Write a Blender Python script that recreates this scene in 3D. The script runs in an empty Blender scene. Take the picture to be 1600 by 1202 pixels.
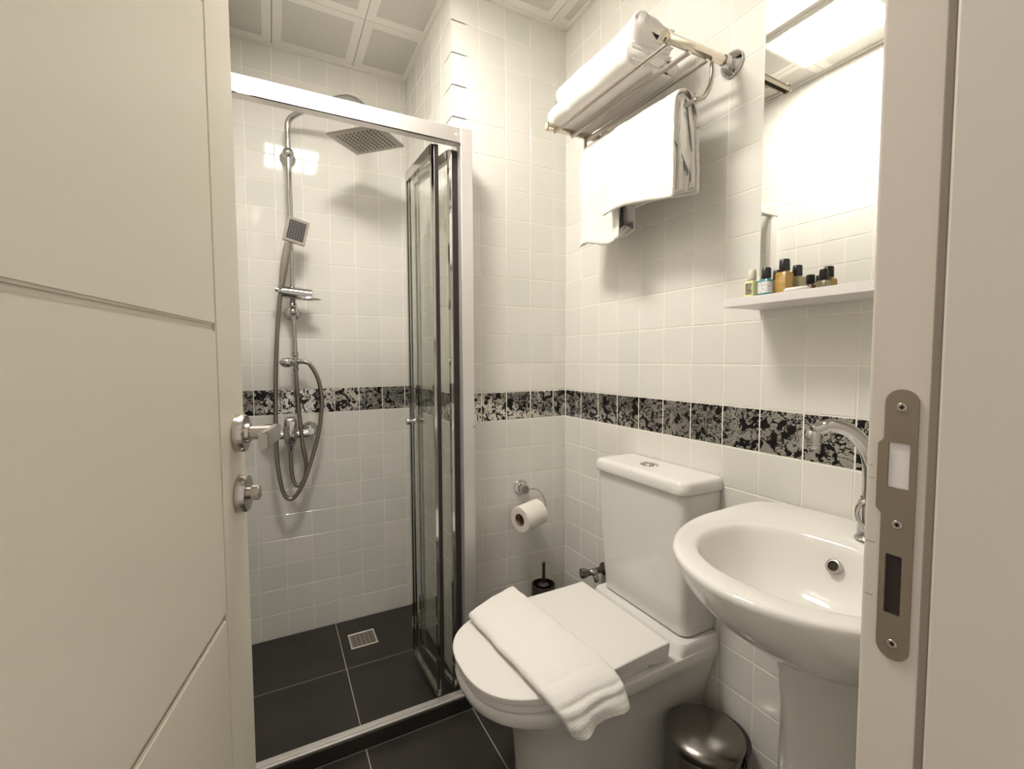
import bpy, bmesh, math, random
from mathutils import Vector, Matrix, noise
random.seed(7)
PI = math.pi
S = bpy.context.scene
COL = S.collection

# ------------------------------------------------------------------ camera
FPX = 716.64
cam_d = bpy.data.cameras.new('camera'); cam = bpy.data.objects.new('camera', cam_d); COL.objects.link(cam)
cam_d.sensor_width = 36.0; cam_d.sensor_fit = 'HORIZONTAL'; cam_d.lens = FPX / 1600 * 36.0
cam_d.clip_start = 0.01; cam_d.clip_end = 50
yaw, pit, rol = .4827, -.055, -.0039
CF = Vector((math.sin(yaw)*math.cos(pit), math.cos(yaw)*math.cos(pit), math.sin(pit)))
CR = Vector((math.cos(yaw), -math.sin(yaw), 0)); CU = CR.cross(CF)
R2 = CR*math.cos(rol)+CU*math.sin(rol); U2 = -CR*math.sin(rol)+CU*math.cos(rol)
m = Matrix((R2, U2, -CF)).transposed().to_4x4(); m.translation = Vector((-.98233, -1.43856, 1.11514))
cam.matrix_world = m
S.camera = cam
# ------------------------------------------------------------------ world, exposure
W = bpy.data.worlds.new('world'); S.world = W; W.use_nodes = True
W.node_tree.nodes['Background'].inputs[0].default_value = (1.0, .93, .83, 1)
W.node_tree.nodes['Background'].inputs[1].default_value = .40
S.view_settings.view_transform = 'Standard'; S.view_settings.look = 'None'
S.view_settings.gamma = 1; S.view_settings.use_curve_mapping = False
S.view_settings.exposure = 0.72
LAMP = 42.0            # emission of the ceiling panel
LAMP_COL = (1.0, .945, .87)

# ------------------------------------------------------------------ materials
def mat(name, col, rough=.5, metal=0.0, spec=.5, coat=0.0, emis=None, estr=0):
    M = bpy.data.materials.new(name); M.use_nodes = True
    b = M.node_tree.nodes['Principled BSDF']
    b.inputs['Base Color'].default_value = (*col, 1); b.inputs['Roughness'].default_value = rough
    b.inputs['Metallic'].default_value = metal; b.inputs['Specular IOR Level'].default_value = spec
    b.inputs['Coat Weight'].default_value = coat; b.inputs['Coat Roughness'].default_value = .05
    if emis: b.inputs['Emission Color'].default_value = (*emis, 1); b.inputs['Emission Strength'].default_value = estr
    return M
def nodes(M): return M.node_tree.nodes, M.node_tree.links, M.node_tree.nodes['Principled BSDF']
def add_bump(M, scale, strength, dist=.001, detail=3, stretch=None, coord='pos'):
    N, L, b = nodes(M)
    g = N.new('ShaderNodeNewGeometry'); t = N.new('ShaderNodeTexNoise'); bp = N.new('ShaderNodeBump')
    t.inputs['Scale'].default_value = scale; t.inputs['Detail'].default_value = detail
    bp.inputs['Strength'].default_value = strength; bp.inputs['Distance'].default_value = dist
    src = g.outputs['Position']
    if stretch:
        mp = N.new('ShaderNodeMapping'); mp.inputs['Scale'].default_value = stretch
        L.new(src, mp.inputs['Vector']); src = mp.outputs[0]
    L.new(src, t.inputs['Vector']); L.new(t.outputs['Fac'], bp.inputs['Height']); L.new(bp.outputs[0], b.inputs['Normal'])
    return t, bp
def vary(M, c1, c2, scale, detail=4, lo=.35, hi=.65):
    N, L, b = nodes(M)
    g = N.new('ShaderNodeNewGeometry'); t = N.new('ShaderNodeTexNoise'); r = N.new('ShaderNodeValToRGB')
    t.inputs['Scale'].default_value = scale; t.inputs['Detail'].default_value = detail
    r.color_ramp.elements[0].position = lo; r.color_ramp.elements[1].position = hi
    r.color_ramp.elements[0].color = (*c1, 1); r.color_ramp.elements[1].color = (*c2, 1)
    L.new(g.outputs['Position'], t.inputs['Vector']); L.new(t.outputs['Fac'], r.inputs[0]); L.new(r.outputs[0], b.inputs['Base Color'])
    return r

M_tile = mat('glazed_white_tile', (.77, .755, .71), .055, spec=.5)
def _tile():
    N, L, b = nodes(M_tile)
    oi = N.new('ShaderNodeObjectInfo'); r = N.new('ShaderNodeValToRGB')
    r.color_ramp.elements[0].color = (.74, .735, .68, 1); r.color_ramp.elements[1].color = (.80, .77, .725, 1)
    L.new(oi.outputs['Random'], r.inputs[0]); L.new(r.outputs[0], b.inputs['Base Color'])
    add_bump(M_tile, 14, .07, .002, 2)
_tile()
M_grout = mat('pale_grout', (.90, .87, .80), .7)
M_decor = mat('silver_black_decor_tile', (.5, .5, .5), .1)
def _decor():
    N, L, b = nodes(M_decor)
    g = N.new('ShaderNodeNewGeometry')
    w = N.new('ShaderNodeTexNoise'); w.inputs['Scale'].default_value = 24; w.inputs['Detail'].default_value = 3
    L.new(g.outputs['Position'], w.inputs['Vector'])
    mx = N.new('ShaderNodeMixRGB'); mx.blend_type = 'LINEAR_LIGHT'; mx.inputs[0].default_value = .03
    L.new(g.outputs['Position'], mx.inputs[1]); L.new(w.outputs['Color'], mx.inputs[2])
    n1 = N.new('ShaderNodeTexNoise'); n1.inputs['Scale'].default_value = 30; n1.inputs['Detail'].default_value = 1.6; n1.inputs['Roughness'].default_value = .5
    n1.inputs['Distortion'].default_value = 1.6
    L.new(mx.outputs[0], n1.inputs['Vector'])
    def thr(sc, det, dist, op, val, src):
        n = N.new('ShaderNodeTexNoise'); n.inputs['Scale'].default_value = sc; n.inputs['Detail'].default_value = det; n.inputs['Distortion'].default_value = dist
        L.new(src, n.inputs['Vector']); o = n.outputs['Fac']
        if op == 'RIDGE':
            u = N.new('ShaderNodeMath'); u.operation = 'SUBTRACT'; L.new(o, u.inputs[0]); u.inputs[1].default_value = .5
            w_ = N.new('ShaderNodeMath'); w_.operation = 'ABSOLUTE'; L.new(u.outputs[0], w_.inputs[0]); o = w_.outputs[0]; op = 'LESS_THAN'
        q = N.new('ShaderNodeMath'); q.operation = op; L.new(o, q.inputs[0]); q.inputs[1].default_value = val; return q.outputs[0]
    P_ = g.outputs['Position']
    b1 = thr(36, 2.0, 1.4, 'GREATER_THAN', .555, P_); b2 = thr(22, 2.5, 2.2, 'RIDGE', .020, P_); b3 = thr(62, 1.5, 1.6, 'RIDGE', .030, P_); b4 = thr(14, 1, .5, 'GREATER_THAN', .5, P_)
    m3 = N.new('ShaderNodeMath'); m3.operation = 'MULTIPLY'; L.new(b3, m3.inputs[0]); L.new(b4, m3.inputs[1])
    m2 = N.new('ShaderNodeMath'); m2.operation = 'MAXIMUM'; L.new(b1, m2.inputs[0]); L.new(b2, m2.inputs[1])
    mxx = N.new('ShaderNodeMath'); mxx.operation = 'MAXIMUM'; L.new(m2.outputs[0], mxx.inputs[0]); L.new(m3.outputs[0], mxx.inputs[1])
    c = N.new('ShaderNodeMixRGB'); L.new(mxx.outputs[0], c.inputs[0]); c.inputs[1].default_value = (.66, .64, .60, 1); c.inputs[2].default_value = (.010, .009, .010, 1)
    L.new(c.outputs[0], b.inputs['Base Color'])
    inv = N.new('ShaderNodeMath'); inv.operation = 'SUBTRACT'; inv.inputs[0].default_value = 1; L.new(mxx.outputs[0], inv.inputs[1])
    k = N.new('ShaderNodeMath'); k.operation = 'MULTIPLY'; L.new(inv.outputs[0], k.inputs[0]); k.inputs[1].default_value = .9
    L.new(k.outputs[0], b.inputs['Metallic'])
    b.inputs['Roughness'].default_value = .15; b.inputs['Specular IOR Level'].default_value = .3
_decor()
M_floor = mat('charcoal_floor_tile', (.035, .03, .026), .42)
vary(M_floor, (.019, .017, .0145), (.034, .028, .023), 6); add_bump(M_floor, 220, .15, .0006)
M_fgrout = mat('floor_grout', (.42, .39, .34), .8)
M_ceil = mat('white_metal_ceiling', (.80, .78, .73), .45)
M_perf = mat('perforated_metal', (.7, .68, .63), .5)
def _perf():
    N, L, b = nodes(M_perf)
    g = N.new('ShaderNodeNewGeometry'); sx = N.new('ShaderNodeSeparateXYZ'); L.new(g.outputs['Position'], sx.inputs[0])
    def saw(o):
        a = N.new('ShaderNodeMath'); a.operation = 'MULTIPLY'; L.new(o, a.inputs[0]); a.inputs[1].default_value = 1/.0046
        f = N.new('ShaderNodeMath'); f.operation = 'FRACT'; L.new(a.outputs[0], f.inputs[0])
        s = N.new('ShaderNodeMath'); s.operation = 'SUBTRACT'; L.new(f.outputs[0], s.inputs[0]); s.inputs[1].default_value = .5
        p = N.new('ShaderNodeMath'); p.operation = 'MULTIPLY'; L.new(s.outputs[0], p.inputs[0]); L.new(s.outputs[0], p.inputs[1]); return p.outputs[0]
    ad = N.new('ShaderNodeMath'); ad.operation = 'ADD'; L.new(saw(sx.outputs[0]), ad.inputs[0]); L.new(saw(sx.outputs[1]), ad.inputs[1])
    lt = N.new('ShaderNodeMath'); lt.operation = 'LESS_THAN'; L.new(ad.outputs[0], lt.inputs[0]); lt.inputs[1].default_value = .1
    c = N.new('ShaderNodeMixRGB'); L.new(lt.outputs[0], c.inputs[0]); c.inputs[1].default_value = (.78, .76, .71, 1); c.inputs[2].default_value = (.24, .22, .19, 1)
    L.new(c.outputs[0], b.inputs['Base Color'])
_perf()
M_trim = mat('ceiling_trim_white', (.80, .78, .72), .4)
M_chrome = mat('chrome', (.56, .545, .53), .07, 1)
M_steel = mat('brushed_steel', (.50, .46, .42), .3, 1); add_bump(M_steel, 300, .15, .0004, 2, (1, 1, .05))
M_nickel = mat('satin_nickel', (.56, .52, .48), .24, 1)
M_alu = mat('satin_aluminium', (.82, .79, .76), .42, .9)
M_aluv = mat('satin_aluminium_upright', (.74, .71, .69), .46, .6)
M_brush = mat('dark_brush_seal', (.035, .028, .026), .95); add_bump(M_brush, 500, .8, .002)
M_por = mat('white_porcelain', (.80, .78, .745), .07, spec=.55)
M_plast = mat('white_plastic_seat', (.83, .80, .76), .3)
M_door = mat('cream_lacquer', (.74, .70, .60), .38); add_bump(M_door, 900, .10, .0004, 2)
M_jamb = mat('jamb_lacquer', (.70, .64, .58), .42); add_bump(M_jamb, 900, .10, .0004, 2)
M_gasket = mat('taupe_gasket', (.27, .225, .19), .7)
M_casing = mat('casing_lacquer', (.68, .63, .57), .5); add_bump(M_casing, 900, .12, .0004, 2)
M_plate = mat('strike_plate_steel', (.34, .29, .235), .42, .75)
M_hole = mat('dark_recess', (.03, .018, .016), .8)
M_white = mat('white_board', (.80, .77, .76), .35)
M_paint = mat('warm_white_paint', (.72, .69, .63), .7)
M_mirror = mat('mirror_glass', (.80, .80, .775), .012, 1)
M_gedge = mat('glass_edge', (.75, .78, .72), .2)
M_frost = mat('frosted_emissive_strip', (.9, .88, .82), .25, emis=(1, .96, .84), estr=.95)
M_lamp = mat('lamp_diffuser', (.9, .9, .85), .4, emis=LAMP_COL, estr=LAMP)
M_paper = mat('toilet_paper', (.84, .80, .74), .9); add_bump(M_paper, 260, .25, .0008)
M_card = mat('cardboard_core', (.22, .14, .08), .9)
M_black = mat('black_plastic', (.018, .017, .02), .28)
M_dark = mat('dark_gunmetal', (.10, .085, .075), .3, .8)
M_bin = mat('bin_steel', (.24, .225, .205), .26, 1)
M_towel = mat('white_terry', (.86, .83, .785), .95, spec=.2)
def _towel():
    N, L, b = nodes(M_towel)
    b.inputs['Sheen Weight'].default_value = .25; b.inputs['Sheen Roughness'].default_value = .6
    add_bump(M_towel, 330, .55, .0022, 2)
_towel()
def glassmat(name, tint, ior=1.5, rough=.0):
    M = bpy.data.materials.new(name); M.use_nodes = True; N = M.node_tree.nodes; L = M.node_tree.links; N.clear()
    o = N.new('ShaderNodeOutputMaterial'); t = N.new('ShaderNodeBsdfTransparent'); g = N.new('ShaderNodeBsdfGlossy'); f = N.new('ShaderNodeFresnel'); mx = N.new('ShaderNodeMixShader')
    t.inputs[0].default_value = (*tint, 1); g.inputs['Roughness'].default_value = rough; f.inputs[0].default_value = ior
    gg = N.new('ShaderNodeNewGeometry'); mi_ = N.new('ShaderNodeMath'); mi_.operation = 'MULTIPLY_ADD'   # no internal reflection from the pane's back faces
    L.new(gg.outputs['Backfacing'], mi_.inputs[0]); mi_.inputs[1].default_value = 1.0001-ior; mi_.inputs[2].default_value = ior; L.new(mi_.outputs[0], f.inputs[0])
    L.new(f.outputs[0], mx.inputs[0]); L.new(t.outputs[0], mx.inputs[1]); L.new(g.outputs[0], mx.inputs[2]); L.new(mx.outputs[0], o.inputs[0]); return M
M_glass = glassmat('clear_green_glass', (.972, .982, .964))
M_water = glassmat('clear_bottle_plastic', (.86, .86, .80), 1.45)
def liquid(name, c): return mat(name, c, .08, spec=.6)
M_lime = liquid('pale_lime_gel', (.70, .74, .40)); M_teal = liquid('teal_gel', (.06, .26, .30)); M_amber = liquid('amber_gel', (.42, .26, .06)); M_umber = liquid('umber_gel', (.22, .14, .05))
M_olive = liquid('olive_gel', (.36, .33, .18)); M_cap_w = mat('milky_cap', (.75, .72, .62), .25)
M_label = mat('printed_white_label', (.8, .8, .8), .5)
def _label(M, ink, base, sc, th):
    N, L, b = nodes(M)
    g = N.new('ShaderNodeNewGeometry'); n = N.new('ShaderNodeTexNoise'); n.inputs['Scale'].default_value = sc; n.inputs['Detail'].default_value = 2; n.inputs['Distortion'].default_value = 2
    s = N.new('ShaderNodeMath'); s.operation = 'SUBTRACT'; s.inputs[1].default_value = .5
    a = N.new('ShaderNodeMath'); a.operation = 'ABSOLUTE'; l = N.new('ShaderNodeMath'); l.operation = 'LESS_THAN'; l.inputs[1].default_value = th
    c = N.new('ShaderNodeMixRGB'); c.inputs[1].default_value = (*base, 1); c.inputs[2].default_value = (*ink, 1)
    L.new(g.outputs['Position'], n.inputs['Vector']); L.new(n.outputs['Fac'], s.inputs[0]); L.new(s.outputs[0], a.inputs[0]); L.new(a.outputs[0], l.inputs[0]); L.new(l.outputs[0], c.inputs[0]); L.new(c.outputs[0], b.inputs['Base Color'])
_label(M_label, (.06, .08, .10), (.80, .82, .82), 110, .016)
M_blabel = mat('printed_brown_label', (.13, .09, .06), .5); _label(M_blabel, (.62, .52, .36), (.12, .085, .055), 150, .03)

# ------------------------------------------------------------------ object helpers
WL = {}
def meta(o, label=None, cat=None, group=None, kind=None):
    if label: o['label'] = label
    if cat: o['category'] = cat
    if group: o['group'] = group
    if kind: o['kind'] = kind
    return o
def thing(name, label, cat, loc=(0, 0, 0), group=None):
    o = bpy.data.objects.new(name, None); COL.objects.link(o); o.location = loc; o.empty_display_size = .05
    WL[o.name] = Vector(loc); return meta(o, label, cat, group)
def obj(name, bm, M, parent=None, smooth=False, origin=None, angle=None):
    """bm is in world coordinates"""
    me = bpy.data.meshes.new(name); 
    if smooth:
        for f in bm.faces: f.smooth = True
    bmesh.ops.recalc_face_normals(bm, faces=bm.faces)
    base = WL[parent.name] if parent else Vector((0, 0, 0))
    if origin is None:
        vs = [v.co for v in bm.verts]
        origin = Vector(((min(v.x for v in vs)+max(v.x for v in vs))/2, (min(v.y for v in vs)+max(v.y for v in vs))/2, min(v.z for v in vs)))
    origin = Vector(origin)
    bmesh.ops.translate(bm, verts=bm.verts, vec=-origin)
    if smooth and angle:
        for e in bm.edges:
            if len(e.link_faces) == 2 and e.calc_face_angle(0) > math.radians(angle): e.smooth = False
    bm.to_mesh(me); bm.free()
    for mm in (M if isinstance(M, (list, tuple)) else [M]): me.materials.append(mm)
    o = bpy.data.objects.new(name, me); COL.objects.link(o)
    if parent: o.parent = parent
    o.location = origin - base; WL[o.name] = origin
    return o
def nb(): return bmesh.new()
def box(bm, x0, x1, y0, y1, z0, z1, bev=0, seg=2):
    r = bmesh.ops.create_cube(bm, size=1)['verts']
    for v in r:
        v.co = Vector(((x0+x1)/2+v.co.x*abs(x1-x0), (y0+y1)/2+v.co.y*abs(y1-y0), (z0+z1)/2+v.co.z*abs(z1-z0)))
    if bev:
        es = list({e for v in r for e in v.link_edges})
        bmesh.ops.bevel(bm, geom=es, offset=bev, segments=seg, affect='EDGES', profile=.5)
    return bm
def frame_of(d):
    d = Vector(d).normalized(); a = Vector((0, 0, 1)) if abs(d.z) < .9 else Vector((1, 0, 0))
    u = d.cross(a).normalized(); return u, d.cross(u).normalized(), d
def rings(bm, R, cap0=True, cap1=True, closed=False):
    V = [[bm.verts.new(p) for p in r] for r in R]
    n = len(V[0]); K = len(V)
    for i in range(K if closed else K-1):
        a, b = V[i], V[(i+1) % K]
        for j in range(n):
            try: bm.faces.new((a[j], a[(j+1) % n], b[(j+1) % n], b[j]))
            except ValueError: pass
    if not closed:
        if cap0: bm.faces.new(V[0][::-1])
        if cap1: bm.faces.new(V[-1])
    return V
def smoothpath(P, k=8):
    P = [Vector(p) for p in P]; out = []
    for i in range(len(P)-1):
        p0 = P[max(i-1, 0)]; p1 = P[i]; p2 = P[i+1]; p3 = P[min(i+2, len(P)-1)]
        for j in range(k):
            t = j/k
            out.append(.5*((2*p1)+(-p0+p2)*t+(2*p0-5*p1+4*p2-p3)*t*t+(-p0+3*p1-3*p2+p3)*t**3))
    out.append(P[-1]); return out
def tube(bm, P, r, n=12, caps=True, ripple=0):
    P = [Vector(p) for p in P]; rs = r if isinstance(r, (list, tuple)) else [r]*len(P)
    T = []
    for i in range(len(P)):
        d = (P[min(i+1, len(P)-1)]-P[max(i-1, 0)])
        T.append(d.normalized())
    u, w, _ = frame_of(T[0]); R = []
    for i, p in enumerate(P):
        u = (u - T[i]*u.dot(T[i])).normalized(); w = T[i].cross(u)
        rr = rs[i]*(1+(ripple if i % 2 else 0))
        R.append([p+(u*math.cos(2*PI*j/n)+w*math.sin(2*PI*j/n))*rr for j in range(n)])
    rings(bm, R, caps, caps); return bm
def lathe(bm, c, d, prof, n=24):
    """prof: list of (axial, radius)"""
    u, w, d = frame_of(d); c = Vector(c)
    R = [[c+d*a+(u*math.cos(2*PI*j/n)+w*math.sin(2*PI*j/n))*max(r, 1e-4) for j in range(n)] for a, r in prof]
    rings(bm, R); return bm
def cyl(bm, a, b, r, n=20): 
    a = Vector(a); b = Vector(b); L = (b-a).length; e = min(r, L)*.12
    return lathe(bm, a, b-a, [(0, r-e), (e, r), (L-e, r), (L, r-e)], n)
def ball(bm, c, r, n=16, sc=(1, 1, 1)):
    q = bmesh.ops.create_uvsphere(bm, u_segments=n, v_segments=n//2, radius=r)['verts']
    for v in q: v.co = Vector((v.co.x*sc[0], v.co.y*sc[1], v.co.z*sc[2]))+Vector(c)
    return bm

# ------------------------------------------------------------------ setting: tiled walls
H = 2.3; YS = .578; XN = -.4426; XL = -1.10; TP = .0974; YF = -1.257
DEP = .0009
def tile_mesh(w, h, name):
    bm = nb(); g = .0015; b = .0008; x = w/2-g; y = h/2-g
    fr = [bm.verts.new((sx*(x-b), sy*(y-b), 0)) for sx, sy in ((-1, -1), (1, -1), (1, 1), (-1, 1))]
    md = [bm.verts.new((sx*x, sy*y, -b*.8)) for sx, sy in ((-1, -1), (1, -1), (1, 1), (-1, 1))]
    bk = [bm.verts.new((sx*x, sy*y, -.005)) for sx, sy in ((-1, -1), (1, -1), (1, 1), (-1, 1))]
    bm.faces.new(fr)
    for A, B in ((fr, md), (md, bk)):
        for i in range(4): bm.faces.new((B[i], B[(i+1) % 4], A[(i+1) % 4], A[i]))
    me = bpy.data.meshes.new(name); bm.to_mesh(me); bm.free(); return me
MC = {}
def get_tile(w, h, M, name):
    k = (round(w, 4), round(h, 4), M.name)
    if k not in MC:
        me = tile_mesh(w, h, name); me.materials.append(M); MC[k] = me
    return MC[k]
def wall(name, bounds, n, plane, us, rows=range(23), skip=None, stuff=None):
    """us: sorted coordinates of the vertical joints along the wall's horizontal world axis"""
    bm = nb(); box(bm, *bounds); w = obj(name, bm, M_grout, origin=(0, 0, 0)); meta(w, kind='structure')
    n = Vector(n); up = Vector((0, 0, 1)); u = up.cross(n)
    rot = Matrix((u, up, n)).transposed()
    ax = 0 if abs(n.y) > .5 else 1
    sb = nb(); ns = 0
    for i in range(len(us)-1):
        a, b = us[i], us[i+1]
        for r in rows:
            c = [0, 0, 0]; c[ax] = (a+b)/2; c[1-ax] = plane; c[2] = .1*r+.05
            if skip and skip(c): continue
            M = M_decor if r == 9 else M_tile
            if stuff and stuff(c):
                me = get_tile(abs(b-a), .1, M_tile, 'tile'); t = nb(); t.from_mesh(me)
                t.transform(Matrix.Translation(c) @ rot.to_4x4())
                tmp = bpy.data.meshes.new('t'); t.to_mesh(tmp); t.free(); sb.from_mesh(tmp); bpy.data.meshes.remove(tmp); ns += 1
                continue
            me = get_tile(abs(b-a), .1, M, 'decor_tile' if r == 9 else 'tile')
            o = bpy.data.objects.new('decor_tile' if r == 9 else 'tile', me); COL.objects.link(o); o.parent = w
            o.location = c
            j = .0009
            o.rotation_euler = (rot @ Matrix.Rotation(random.uniform(-j, j), 3, 'X') @ Matrix.Rotation(random.uniform(-j, j), 3, 'Y')).to_euler()
    if ns:
        o = obj('tiles', sb, M_tile, w, origin=(0, 0, 0)); meta(o, kind='stuff')
    else: sb.free()
    return w
T = .06
ys = [0.0]+[-TP*k-.0001 for k in range(1, 13)]+[YF]
wall('wall_right', (DEP, T, YF-.001, T, 0, H), (-1, 0, 0), 0, ys)
wall('wall_back', (XN+DEP, DEP, DEP, T, 0, H), (0, -1, 0), 0, [0, -.0551]+[-.0551-TP*k for k in range(1, 4)]+[XN])
wall('wall_inner', (XN+DEP, XN+DEP+.05, DEP, YS+DEP, 0, H), (-1, 0, 0), XN, [0, .1047]+[.1047+TP*k for k in range(1, 5)]+[YS])
wall('wall_far', (XL-T, XN+.05, YS+DEP, YS+T, 0, H), (0, -1, 0), YS, [XN]+[XN-.0197-TP*k for k in range(0, 7)]+[XL])
wall('wall_left', (XL-T, XL-DEP, -.95, YS+DEP, 0, H), (1, 0, 0), XL, [YS-TP*k for k in range(0, 16)]+[-.95],
     stuff=lambda c: not (c[2] > 1.1 and c[1] > -.78) and not .9 < c[2] < 1.0)
# front wall with the doorway, and the jog behind the open door
bm = nb(); box(bm, -1.30, -1.19, -1.41, YF, 0, H); box(bm, -.562, T, -1.41, YF, 0, H); box(bm, -1.30, T, -1.41, YF, 2.07, H)
meta(obj('wall_front', bm, M_paint, origin=(0, 0, 0)), kind='structure')
bm = nb(); box(bm, -1.30, -1.24, YF, -.95, 0, H); box(bm, -1.30, XL-.0, -.95, -.90, 0, H)
meta(obj('wall_jog', bm, M_paint, origin=(0, 0, 0)), kind='structure')

# ------------------------------------------------------------------ floor
bm = nb(); box(bm, -1.4, T, -2.4, YS+T, -.08, -.0018)
fl = meta(obj('floor', bm, M_fgrout, origin=(0, 0, 0)), kind='structure')
def floor_tile(x0, x1, y0, y1):
    bm = nb(); g = .0016; b = .0009
    v0 = [bm.verts.new(p) for p in ((x0+g+b, y0+g+b, 0), (x1-g-b, y0+g+b, 0), (x1-g-b, y1-g-b, 0), (x0+g+b, y1-g-b, 0))]
    v1 = [bm.verts.new(p) for p in ((x0+g, y0+g, -b), (x1-g, y0+g, -b), (x1-g, y1-g, -b), (x0+g, y1-g, -b))]
    v2 = [bm.verts.new((v.co.x, v.co.y, -.004)) for v in v1]
    bm.faces.new(v0)
    for A, B in ((v0, v1), (v1, v2)):
        for i in range(4): bm.faces.new((B[i], B[(i+1) % 4], A[(i+1) % 4], A[i]))
    obj('floor_tile', bm, M_floor, fl)
fx = [-1.10, -.773, XN, -.115, 0]
for i in range(4):
    for a, b in ((-.458, -.130), (-.786, -.458), (-1.114, -.786), (-1.442, -1.114)): floor_tile(fx[i], fx[i+1], a, b)
    if i < 2:
        for a, b in ((.255, YS), (-.095, .255)): floor_tile(fx[i], fx[i+1], a, b)
    else: floor_tile(fx[i], fx[i+1], -.130, 0)
# ------------------------------------------------------------------ ceiling
bm = nb(); box(bm, -1.3, T, -1.41, YS+T, H+.006, H+.06)
ce = meta(obj('ceiling', bm, M_hole, origin=(0, 0, 0)), kind='structure')
cp = .2895; cx = [-.947+cp*k for k in range(-1, 5)]; cy = [.562-cp*k for k in range(0, 7)]
LX0, LX1, LY0, LY1 = -.975, -.71, -.605, -.29
def cpanel(x0, x1, y0, y1, X0, X1, Y0, Y1):
    # clipped square panel: flat margin, perforated field pressed 1.2 mm up
    x0c, x1c, y0c, y1c = max(x0, X0), min(x1, X1), max(y0, Y0), min(y1, Y1)
    if x1c-x0c < .012 or y1c-y0c < .012: return
    g = .0011; mg = .031
    a0, a1, b0, b1 = x0c+g, x1c-g, y0c+g, y1c-g
    p0, p1, q0, q1 = max(x0+mg, a0), min(x1-mg, a1), max(y0+mg, b0), min(y1-mg, b1)
    bm = nb()
    def ring(x0, x1, y0, y1, z): return [bm.verts.new(p) for p in ((x0, y0, z), (x1, y0, z), (x1, y1, z), (x0, y1, z))]
    O2 = ring(a0, a1, b0, b1, H+.005); O = ring(a0, a1, b0, b1, H)
    for i in range(4): bm.faces.new((O2[i], O2[(i+1) % 4], O[(i+1) % 4], O[i]))
    if p1-p0 > .01 and q1-q0 > .01:
        I = ring(p0, p1, q0, q1, H); J = ring(p0+.001, p1-.001, q0+.001, q1-.001, H+.0012)
        for A, B in ((O, I), (I, J)):
            for i in range(4):
                try: bm.faces.new((A[i], A[(i+1) % 4], B[(i+1) % 4], B[i]))
                except ValueError: pass
        f = bm.faces.new(J); f.material_index = 1
    else: bm.faces.new(O)
    obj('ceiling_panel', bm, [M_ceil, M_perf], ce)
for i in range(len(cx)-1):
    for j in range(len(cy)-1):
        x0, x1, y0, y1 = cx[i], cx[i+1], cy[j+1], cy[j]
        if y0 > -.03:      # over the shower niche
            cpanel(x0, x1, y0, y1, XL, XN, -.0170, YS)
        else: cpanel(x0, x1, y0, y1, XL, 0, YF, 0)
# L-shaped edge trims
def trim(i, x0, x1, y0, y1):
    bm = nb(); box(bm, x0, x1, y0, y1, H-.0035, H+.004, .001, 1); meta(obj('trim_%d' % i, bm, M_trim, origin=(0, 0, 0)), kind='structure')
tw = .017
trim(1, XL, XN, YS-tw, YS); trim(2, XN-tw, XN, 0, YS-tw); trim(3, XN-tw, 0, -tw, 0); trim(4, -tw, 0, YF, -tw); trim(5, XL, XL+tw, -.95, YS-tw)

# ceiling lamp
t = thing('ceiling_lamp', 'bright square flush panel lamp on the ceiling in front of the shower', 'lamp', ((LX0+LX1)/2, (LY0+LY1)/2, H))
bm = nb(); z0 = H-.012
for a in ((LX0-.012, LX0, LY0-.012, LY1+.012), (LX1, LX1+.012, LY0-.012, LY1+.012), (LX0, LX1, LY0-.012, LY0), (LX0, LX1, LY1, LY1+.012)): box(bm, *a, z0, H, .001, 1)
obj('lamp_frame', bm, M_trim, t)
bm = nb(); box(bm, LX0, LX1, LY0, LY1, z0+.003, H-.001); obj('diffuser', bm, M_lamp, t)

# ------------------------------------------------------------------ doorway: jamb, gasket, casing, strike plate
JX = -.582
bm = nb(); box(bm, JX, -.562, -1.30, YF, 0, 2.05, .0025, 3); box(bm, -1.17, JX, -1.30, YF, 2.05, 2.07)
jm = meta(obj('trim_6', bm, M_jamb, origin=(0, 0, 0)), kind='structure')
bm = nb(); box(bm, JX-.001, -.562, -1.2995, -1.2935, 0, 2.05, .0012, 2); obj('gasket', bm, M_gasket, jm)
for zz, yy, ln in ((1.034, -1.2605, .0025), (1.0245, -1.2615, .0025), (.9755, -1.2622, .006), (.9345, -1.2622, .0055)):
    bm = nb(); box(bm, JX-.00012, JX, yy-ln/2, yy+ln/2, zz, zz+.0005); obj('pencil_mark', bm, M_gasket, jm)
bm = nb(); box(bm, JX-.0035, -.562, -1.43, -1.2995, 0, 2.05, .002, 2)
meta(obj('trim_7', bm, M_casing, origin=(0, 0, 0)), kind='structure')
bm = nb(); box(bm, -1.19, -1.17, -1.43, -1.31, 0, 2.07, .002, 2); meta(obj('trim_8', bm, M_casing, origin=(0, 0, 0)), kind='structure')
# strike plate: outline in (y,z) on the jamb face, rounded ends, a side lip, two openings
def plate_mesh(bm, outline, holes, x, th):
    import mathutils
    # triangulated fill with holes
    loops = [[Vector((p[0], p[1], 0)) for p in outline]]+[[Vector((p[0], p[1], 0)) for p in h] for h in holes]
    tess = mathutils.geometry.tessellate_polygon(loops); pts = [p for l in loops for p in l]
    F = [bm.verts.new((x-th, p.x, p.y)) for p in pts]; B = [bm.verts.new((x, p.x, p.y)) for p in pts]
    for a, b, c in tess:
        try: bm.faces.new((F[a], F[b], F[c]))
        except ValueError: pass
    k = 0
    for l in loops:
        n = len(l)
        for i in range(n): bm.faces.new((F[k+i], F[k+(i+1) % n], B[k+(i+1) % n], B[k+i]))
        k += n
yc0, yc1 = -1.2685, -1.2885      # far and near edge
zt, zb = 1.0925, .8925
yc = (yc0+yc1)/2; hw = abs(yc1-yc0)/2
out = []
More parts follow.
